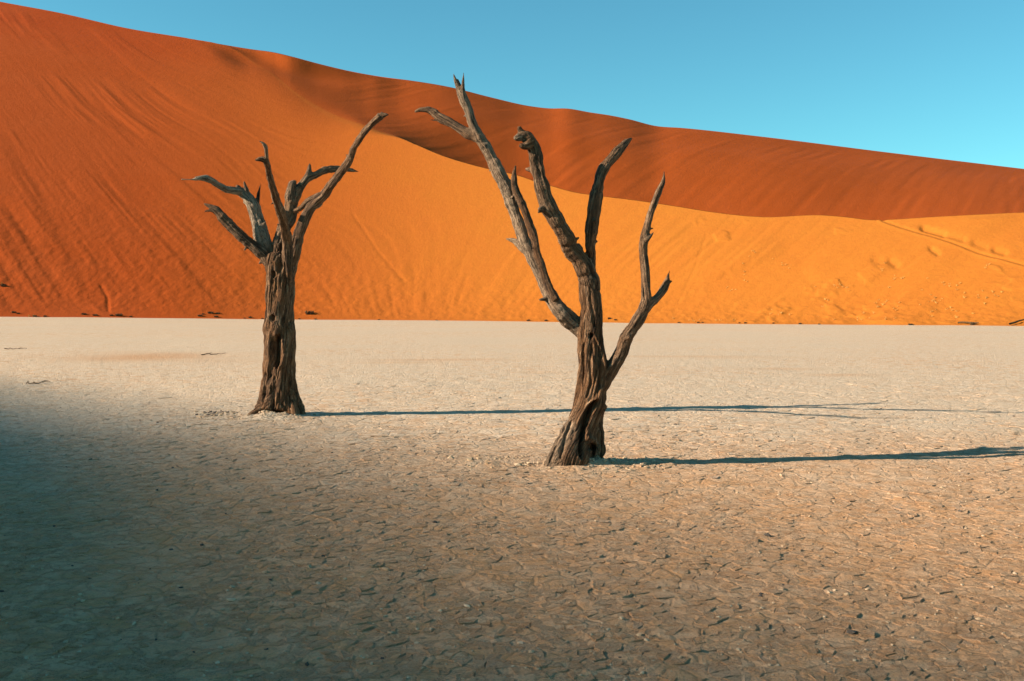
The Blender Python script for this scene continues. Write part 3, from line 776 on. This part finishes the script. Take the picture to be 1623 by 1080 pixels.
bA = T.add('branch', [z4(690, 1060, 40, .11), z4(640, 950, 90, .11), z4(585, 845, 135, .10), z4(520, 750, 152, .08), z4(455, 690, 156, .06), z4(385, 622, 146, 0.01), z4(312, 522, 125, 0.05), z4(252, 420, 116, 0.08), z4(205, 320, 112, 0.11), z4(158, 220, 110, 0.14), z4(112, 120, 108, 0.17), z4(60, 10, 104, 0.21), z3(620, 870, 64, 0.25), z3(588, 780, 62, 0.27), z3(558, 690, 66, 0.29), z3(530, 630, 68, 0.30), z3(500, 570, 68, 0.31), z3(472, 515, 66, 0.32), z3(443, 460, 64, 0.32), z3(412, 412, 62, 0.32), z3(385, 362, 54, 0.32), z3(363, 310, 46, 0.32), z3(345, 245, 44, 0.32), z3(318, 185, 46, 0.32), z3(296, 140, 36, 0.32), z3(280, 105, 24, 0.32), z3(266, 56, 7, 0.32)], bleach=.55)
T.add('stub', [z3(322, 190, 32, 0.30), z3(316, 140, 22, 0.29), z3(317, 100, 16, 0.29), z3(321, 50, 6, 0.29)], bA, bleach=.4)
T.add('stub', [z3(306, 160, 20, 0.32), z3(300, 110, 12, 0.33), z3(290, 85, 6, 0.33)], bA)
T.add('stub', [z3(400, 400, 56, 0.33), z3(345, 378, 56, 0.35), z3(290, 345, 46, 0.38), z3(240, 315, 46, 0.41), z3(195, 293, 44, 0.43), z3(160, 265, 40, 0.45), z3(130, 250, 34, 0.45), z3(95, 250, 28, 0.46), z3(58, 262, 16, 0.47)], bA, bleach=.15)
T.add('stub', [z3(190, 302, 16, 0.43), z3(168, 307, 11, 0.44), z3(142, 304, 6, 0.45)], bA)
bA2 = T.add('branch', [z4(330, 520, 60, -0.04), z4(262, 380, 62, 0.01), z4(215, 240, 62, 0.03), z4(170, 120, 62, 0.06), z3(705, 965, 42, 0.09), z3(682, 890, 44, 0.13), z3(655, 815, 42, 0.16), z3(628, 745, 42, 0.19), z3(602, 690, 36, 0.21), z3(592, 650, 32, 0.21), z3(590, 605, 30, 0.22), z3(598, 550, 9, 0.22)], bleach=.0)
T.add('stub', [z3(650, 1000, 50, 0.24), z3(615, 965, 44, 0.27), z3(588, 950, 26, 0.29), z3(545, 940, 9, 0.32)], bA, bleach=.6)
bB = T.add('branch', [z4(650, 640, 60, 0), z4(645, 520, 130, 0), z4(625, 400, 172, 0), z4(588, 280, 172, -.02), z4(530, 165, 158, -.05), z4(452, 68, 144, -.09), z3(865, 930, 90, -.15), z3(828, 868, 90, -.18), z3(792, 805, 84, -.2), z3(762, 745, 86, -.22), z3(740, 670, 86, -.24), z3(723, 605, 78, -.25), z3(710, 545, 74, -.26), z3(702, 485, 74, -.27), z3(685, 435, 72, -.28), z3(655, 398, 66, -.3), z3(622, 385, 46, -.32)], bleach=.12, lobes=0.06)
T.add('stub', [z3(640, 390, 50, -.3), z3(612, 400, 44, -.34), z3(592, 404, 26, -.36)], bB, bleach=.5)
T.add('stub', [z3(640, 385, 44, -.3), z3(622, 362, 32, -.32), z3(617, 340, 22, -.33)], bB)
T.add('stub', [z3(675, 430, 56, -.32), z3(645, 445, 36, -.36), z3(622, 440, 20, -.38)], bB)
T.add('stub', [z3(745, 780, 40, -.26), z3(722, 782, 22, -.31)], bB, bleach=.3)
T.add('stub', [z3(945, 1000, 34, -.02), z3(932, 968, 16, -.02)], bB, bleach=.4)
bC = T.add('branch', [z4(625, 320, 90, .02), z4(635, 220, 70, .03), z4(632, 140, 70, .03), z4(622, 60, 84, -.05), z3(1003, 910, 66, -.08), z3(1012, 830, 70, -.11), z3(1022, 750, 74, -.13), z3(1032, 690, 66, -.14), z3(1046, 630, 62, -.15), z3(1062, 582, 58, -.14), z3(1092, 535, 56, -.1), z3(1130, 490, 56, -.05), z3(1163, 452, 50, 0), z3(1192, 422, 36, .04), z3(1222, 400, 10, .07)], bleach=.12)
bD = T.add('branch', [z5(500, 450, 90, .0), z5(552, 345, 96, -.02), z5(595, 268, 98, -.04), z5(645, 185, 98, -.06), z4(932, 838, 112, -.12), z4(1000, 740, 108, -.14), z4(1052, 660, 108, -.15), z4(1088, 580, 100, -.16), z4(1104, 500, 88, -.17), z4(1100, 400, 82, -.18), z4(1095, 300, 82, -.18), z4(1086, 200, 82, -.18), z4(1078, 110, 76, -.18), z4(1084, 35, 72, -.18), z3(1290, 925, 50, -.18), z3(1302, 865, 42, -.18), z3(1322, 800, 42, -.19), z3(1347, 730, 40, -.2), z3(1370, 672, 36, -.2), z3(1386, 635, 24, -.2), z3(1394, 578, 6, -.2)], bleach=.15)
T.add('stub', [z3(1295, 945, 36, -.2), z3(1318, 928, 20, -.21), z3(1336, 906, 8, -.22)], bD, bleach=.4)
bE = T.add('branch', [z4(1090, 620, 70, -.15), z4(1140, 545, 72, -.13), z4(1195, 500, 68, -.1), z4(1240, 440, 66, -.08), z4(1275, 375, 58, -.06), z4(1288, 320, 32, -.05), z4(1302, 266, 7, -.05)], bleach=.1)
T.add('stub', [z4(1270, 380, 50, -.06), z4(1298, 366, 26, -.06), z4(1324, 355, 9, -.06)], bE)
def Z4(*p): return [(820 + x / 5.4, 380 + y / 5.4) for x, y in p]
def Z5(*p): return [(840 + x / 4.5, 520 + y / 4.5) for x, y in p]
tree2 = T.build('dead_tree', 'gnarled dead tree with a twisted split trunk, nearer and taller, right of centre', tuple(T2B), [
    (Z5((480, 515), (425, 575), (388, 660), (372, 760), (366, 850), (372, 930)), 5.0, 0.16),
    (Z5((440, 825), (445, 870)), 5.5, 0.09),
    (Z5((408, 800), (425, 780), (465, 800), (478, 850), (460, 910)), 3.5, -0.03),
    (Z5((434, 40), (438, 70)), 3.4, 0.09),
    (Z5((470, 70), (520, 180), (535, 300), (530, 400), (480, 500), (400, 560), (340, 680)), 3.0, -0.035),
    (Z5((440, 110), (430, 250), (435, 400), (405, 500)), 2.4, 0.035),
    (Z5((490, 160), (505, 300), (490, 440)), 2.2, 0.03),
    (Z5((385, 100), (385, 250), (375, 420)), 2.0, 0.025),
    (Z5((300, 660), (250, 780), (215, 930)), 2.6, 0.035),
    (Z5((250, 700), (190, 830), (140, 960)), 2.4, 0.03),
    (Z4((620, 480), (640, 600), (660, 740)), 2.2, 0.025),
    (Z4((350, 480), (430, 590), (500, 690)), 2.0, 0.03),
    (Z4((1060, 260), (1075, 380), (1090, 520)), 1.6, 0.02)])

# ------------------------------------------------------------------ small things
def blob_mesh(name, r, seed, mat, flat=0.55, jit=0.35):
    rr = random.Random(seed)
    import bmesh
    bm = bmesh.new(); bmesh.ops.create_icosphere(bm, subdivisions=1, radius=r)
    for v in bm.verts:
        v.co *= 1 + rr.uniform(-jit, jit); v.co.z *= flat
    me = bpy.data.meshes.new(name); bm.to_mesh(me); bm.free(); me.materials.append(mat); return me

def stuff_blobs(name, spots, mat, label, cat):
    """many little clods joined into one mass"""
    rr = np.random.default_rng(3)
    ph = (1 + 5 ** .5) / 2
    B = np.array([(-1, ph, 0), (1, ph, 0), (-1, -ph, 0), (1, -ph, 0), (0, -1, ph), (0, 1, ph), (0, -1, -ph), (0, 1, -ph), (ph, 0, -1), (ph, 0, 1), (-ph, 0, -1), (-ph, 0, 1)], float) / 1.9
    Fc = np.array([(0, 11, 5), (0, 5, 1), (0, 1, 7), (0, 7, 10), (0, 10, 11), (1, 5, 9), (5, 11, 4), (11, 10, 2), (10, 7, 6), (7, 1, 8), (3, 9, 4), (3, 4, 2), (3, 2, 6), (3, 6, 8), (3, 8, 9), (4, 9, 5), (2, 4, 11), (6, 2, 10), (8, 6, 7), (9, 8, 1)])
    Vs, Fs = [], []
    for k, (x, y, r) in enumerate(spots):
        z = float(surf(np.array([x]), np.array([y]))[0])
        v = B * r * rr.uniform(0.6, 1.35, (12, 1)) * np.array([rr.uniform(.8, 1.5), rr.uniform(.8, 1.3), rr.uniform(.45, .8)])
        a = rr.uniform(0, 6.28); c, s = math.cos(a), math.sin(a)
        v = v @ np.array([[c, s, 0], [-s, c, 0], [0, 0, 1]])
        Vs.append(v + np.array([x, y, z + 0.15 * r])); Fs.append(Fc + 12 * k)
    me = mesh_np(name, np.vstack(Vs), np.vstack(Fs), mat, False)
    o = link(name, me); tag(o, label, cat, kind='stuff'); return o

rr = np.random.default_rng(21)
sp = []
for mx, my, a, b, k in MOUNDS:
    for _ in range(170 if k > .05 else 130):
        x, y = mx + rr.normal(0, a * .75), my + rr.normal(0, b * .7)
        sp.append((x, y, float(np.clip(rr.lognormal(-4.4, .5), .005, .04))))
for _ in range(3200):
    y = 4.4 + 12 * rr.random() ** 1.4; x = rr.uniform(-.55, .55) * y
    sp.append((x, y, float(np.clip(rr.lognormal(-5.1, .45), .0035, .02))))
stuff_blobs('clay_crumbs', sp, M_CLOD, 'loose pale clay crumbs strewn over the pan and round the tree bases', 'crumbs')
sp = []
for _ in range(260):
    y = rr.uniform(4.8, 18); x = rr.uniform(-.55, .55) * y
    sp.append((x, y, float(np.clip(rr.lognormal(-4.8, .4), .004, .018))))
g = ground_at(342, 657)
for _ in range(45):
    sp.append((g[0] + rr.normal(0, .14), g[1] + rr.normal(0, .2), float(np.clip(rr.lognormal(-4.1, .4), .008, .035))))
stuff_blobs('dark_grit', sp, M_STONE, 'scattered dark grit and bark chips on the pale pan', 'grit')

def tube_np(P, r, m=5):
    P = np.asarray(P, float); n = len(P); T = np.gradient(P, axis=0); T /= np.linalg.norm(T, axis=1, keepdims=True) + 1e-9
    a = np.array([0.31, 0.2, 0.93]); A = np.cross(T, a); A /= np.linalg.norm(A, axis=1, keepdims=True) + 1e-9; B = np.cross(T, A)
    an = np.linspace(0, 2 * np.pi, m, endpoint=False); r = np.asarray(r, float)
    V = (P[:, None] + r[:, None, None] * (np.cos(an)[None, :, None] * A[:, None] + np.sin(an)[None, :, None] * B[:, None])).reshape(-1, 3)
    i = (np.arange(n - 1)[:, None] * m + np.arange(m)[None]).ravel(); j = (np.arange(n - 1)[:, None] * m + (np.arange(m)[None] + 1) % m).ravel()
    return V, np.stack([i, j, j + m, i + m], 1)

# fallen wood on the pan
def fallen(px0, px1, py0, py1, rad, label, seed):
    a, b = ground_at(px0, py0), ground_at(px1, py1); q = random.Random(seed)
    root = bpy.data.objects.new('fallen_branch', None); COL.objects.link(root); a[2] = 0
    root.location = tuple(a); root.empty_display_size = .2
    tag(root, label, 'branch', 'dead branches lying on the pan')
    n = 14; d = b - a; P = np.array([d * t for t in np.linspace(0, 1, n)])
    P[:, 1] += np.array([q.uniform(-.06, .06) for _ in range(n)]); 
    P[:, 2] = surf(P[:, 0] + a[0], P[:, 1] + a[1]) + rad * 0.7 + np.array([abs(q.gauss(0, .02)) for _ in range(n)])
    r = rad * np.linspace(1, .35, n) * np.array([q.uniform(.8, 1.2) for _ in range(n)])
    V, Q = tube_np(P, r, 7); me = mesh_np('stem', V, Q, M_SHRUB); link('stem', me, root)
    for k in (4, 8):
        p0 = P[k]; e = p0 + np.array([d[0] * .16, q.uniform(-.3, .3), q.uniform(.0, .05)])
        V, Q = tube_np(np.array([p0, (p0 + e) / 2 + np.array([0, 0, .02]), e]), [rad * .6, rad * .45, rad * .15], 5)
        link('twig', mesh_np('twig', V, Q, M_SHRUB), root)
fallen(8, 44, 556.5, 556, .017, 'thin dead branch lying on the pan at the far left, just beyond the shade', 1)
fallen(40, 80, 610, 606.5, .014, 'crooked dead branch lying at the edge of the shade on the far left', 2)
fallen(320, 358, 564.5, 562.5, .018, 'thin dead branch lying on the pan left of the left tree', 3)

# dry shrubs along the dune's foot
def shrub(px, py, wpx, label, mat, seed, hk=0.38, name='dry_shrub', cat='shrub', group='dry shrubs along the dune foot', n=60):
    p = dune_point(px, py + 1.0) if py < 509 - 7 * (px < 500) + 6 * (px > 1000) else dune_point(px, py + 0.5)
    q = random.Random(seed); w = wpx * 0.5 * p[1] / F; Vs, Qs, off = [], [], 0
    for _ in range(n):
        a = q.uniform(0, 6.283); l = q.uniform(.45, 1.0); bx, by = q.uniform(-.55, .55) * w, q.uniform(-.4, .4) * w
        e = np.array([bx + math.cos(a) * l * w * .55, by + math.sin(a) * l * w * .5, q.uniform(.25, 1.0) * hk * w * 2])
        s = np.array([bx, by, -.04]); m = (s + e) / 2 + np.array([q.uniform(-.1, .1) * w, q.uniform(-.1, .1) * w, .14 * w])
        V, Q = tube_np(np.array([s, m, e]), np.array([.10, .085, .04]) * w ** .5 * .55, 3); Vs.append(V); Qs.append(Q + off); off += len(V)
    me = mesh_np(name, np.vstack(Vs), np.vstack(Qs), mat, False); o = link(name, me); o.location = tuple(p)
    tag(o, label, cat, group); return o

L = [(20, 495, 9, 'dark dry shrub on the dune foot at the far left, above the pan edge'),
     (29, 496, 6, 'small dark shrub just right of the far-left dune-foot shrub'),
     (4, 452, 12, 'dark dry shrub high on the dune at the left picture edge'),
     (55, 502, 8, 'dark shrub beside the two bleached tufts at the far-left pan edge'),
     (71, 501, 7, 'small low shrub right of the bleached tufts at the pan edge'),
     (132, 498, 10, 'dark shrub at the dune foot, leftmost of the row of four'),
     (150, 500, 10, 'dark shrub at the dune foot, second from left in the row of four'),
     (175, 500.5, 7, 'small dark shrub, third from left in the row at the dune foot'),
     (187, 500, 15, 'wide dark shrub, the broadest in the left row at the dune foot'),
     (205, 501, 6, 'small dark shrub at the right end of the left dune-foot row'),
     (315, 500.5, 10, 'dark shrub nearest the pan in the clump left of the left tree'),
     (321, 497, 5, 'small shrub at the upper left of the clump left of the left tree'),
     (333, 496, 11, 'dark shrub in the upper middle of the clump left of the left tree'),
     (344, 497, 9, 'dark shrub at the right of the clump left of the left tree'),
     (341, 502, 9, 'thin low shrub at the lower right of the clump left of the left tree'),
     (386, 504, 4, 'tiny shrub at the pan edge a little left of the left trunk'),
     (395, 503.5, 9, 'low dark shrub at the pan edge left of the left trunk'),
     (415, 505, 5, 'tiny shrub at the pan edge touching the left trunk in view'),
     (490, 497, 19, 'broad dark shrub on the dune foot right of the left trunk'),
     (472, 505.5, 4, 'tiny shrub at the pan edge just right of the left trunk'),
     (500, 506, 5, 'tiny shrub at the pan edge below the broad dark shrub'),
     (600, 507, 5, 'tiny dark shrub at the pan edge between the trees, left one'),
     (690, 508, 5, 'tiny dark shrub at the pan edge between the trees, middle one'),
     (836, 508, 7, 'small dark shrub at the pan edge under the right tree limb'),
     (865, 508, 7, 'small dark shrub at the pan edge touching the right tree limb'),
     (965, 505, 9, 'low shrub at the pan edge just right of the right trunk'),
     (974, 507, 6, 'low shrub squeezed between right trunk and its right limb'),
     (1075, 511, 5, 'tiny shrub at the pan edge right of the right-hand limb'),
     (1105, 511, 6, 'tiny dark shrub at the pan edge, left of a close pair'),
     (1112, 511, 5, 'tiny dark shrub at the pan edge, right of a close pair'),
     (1170, 511.5, 5, 'tiny dark shrub, left end of a row of three at pan edge'),
     (1181, 511.5, 6, 'tiny dark shrub, right end of a row of three at pan edge'),
     (1225, 512, 5, 'lone tiny dark shrub at the pan edge right of the row of three'),
     (1268, 513, 7, 'dark low shrub at the pan edge in the middle of the right half'),
     (1297, 513.5, 5, 'tiny lone shrub right of the low shrub in the right half'),
     (1442, 514.8, 11, 'dark shrub at the pan edge, first left of the driftwood'),
     (1541, 514.3, 14, 'dark shrub at the right end of the driftwood by pan edge')]
for k, (px, py, w, lab) in enumerate(L):
    shrub(px, py, w, lab, M_SHRUB, 100 + k, hk=0.30 if w > 8 else 0.36)
shrub(45, 501, 3.2, 'left one of two bleached pale tufts at the far-left pan edge', M_GRASS, 301, 1.1, 'bleached_tuft', 'tuft', 'bleached tufts by the dune', 24)
shrub(52, 500.5, 3.6, 'right one of two bleached pale tufts at the far-left pan edge', M_GRASS, 302, 1.1, 'bleached_tuft', 'tuft', 'bleached tufts by the dune', 24)
shrub(1, 449, 3.5, 'bleached pale tuft on the dune at the left picture edge', M_GRASS, 303, .9, 'bleached_tuft', 'tuft', 'bleached tufts by the dune', 24)

def driftwood(pts, rad, label):
    P = np.array([dune_point(px, py) for px, py in pts]); P[:, 1] -= .3; P[:, 2] += rad + .05
    base = P[0].copy(); P = P - base
    V, Q = tube_np(P, rad * np.linspace(1, .5, len(P)), 7)
    o = link('driftwood', mesh_np('driftwood', V, Q, M_SHRUB)); o.location = tuple(base); tag(o, label, 'driftwood', 'driftwood at the dune foot')
driftwood([(1514, 514), (1522, 513), (1530, 513.3), (1540, 514), (1548, 514)], .10, 'flat dark driftwood log at the pan edge near the right side')
driftwood([(1598, 516), (1604, 514), (1612, 511.5), (1618, 509.5), (1626, 507.5)], .12, 'dark dead limb slanting up the dune foot at the right picture edge')

# pale grass tufts on the bright face
def tufts():
    q = random.Random(9); Vs, Qs, off = [], [], 0
    spots = []
    for cx, cy, sx, sy, n in [(1333, 456, 14, 6, 16), (1160, 458, 8, 6, 9), (1180, 430, 10, 14, 9), (1190, 400, 10, 14, 7), (1240, 420, 14, 16, 9), (1240, 498, 14, 7, 14), (1300, 475, 20, 14, 10), (1400, 485, 22, 12, 26), (1420, 450, 25, 20, 16), (1500, 450, 25, 8, 16), (1480, 480, 25, 12, 18), (1570, 470, 30, 14, 24), (1510, 495, 40, 8, 20), (1120, 508, 40, 2, 16), (1560, 420, 6, 5, 5), (1395, 425, 4, 12, 6), (560, 205, 2, 1, 0), (1400, 505, 60, 4, 16)]:
        for _ in range((n + 1) // 2): spots.append((q.gauss(cx, sx * .6), q.gauss(cy, sy * .6)))
    for px, py in spots:
        p = dune_point(px, py); h = q.uniform(.12, .34)
        for _ in range(7):
            a = q.uniform(0, 6.28); s = p + np.array([q.uniform(-.1, .1), q.uniform(-.1, .1), -.02]); e = s + np.array([math.cos(a) * h * .7, math.sin(a) * h * .7, h * q.uniform(.5, 1)])
            V, Q = tube_np(np.array([s, (s + e) / 2 + np.array([0, 0, .05]), e]), [.020, .016, .006], 3); Vs.append(V); Qs.append(Q + off); off += len(V)
    o = link('dune_grass', mesh_np('dune_grass', np.vstack(Vs), np.vstack(Qs), M_GRASS, False))
    tag(o, 'sparse pale dry grass tufts dotted over the bright dune face', 'grass', kind='stuff')
tufts()

# a few single dark stones on the foreground
for k, (px, py, r, lab) in enumerate([(1217, 849, .030, 'dark angular stone on the pale clay below the near tree shadow'), (1350, 1003, .026, 'dark stone lying on cracked clay near the bottom, right of centre'), (1521, 812, .022, 'small dark stone on bright clay toward the right edge')]):
    g = ground_at(px, py); me = blob_mesh('stone', r, 40 + k, M_STONE, .5); o = link('stone', me)
    o.location = (g[0], g[1], float(surf(g[:1], g[1:2])[0]) + r * .25); tag(o, lab, 'stone', 'dark stones on the foreground clay')
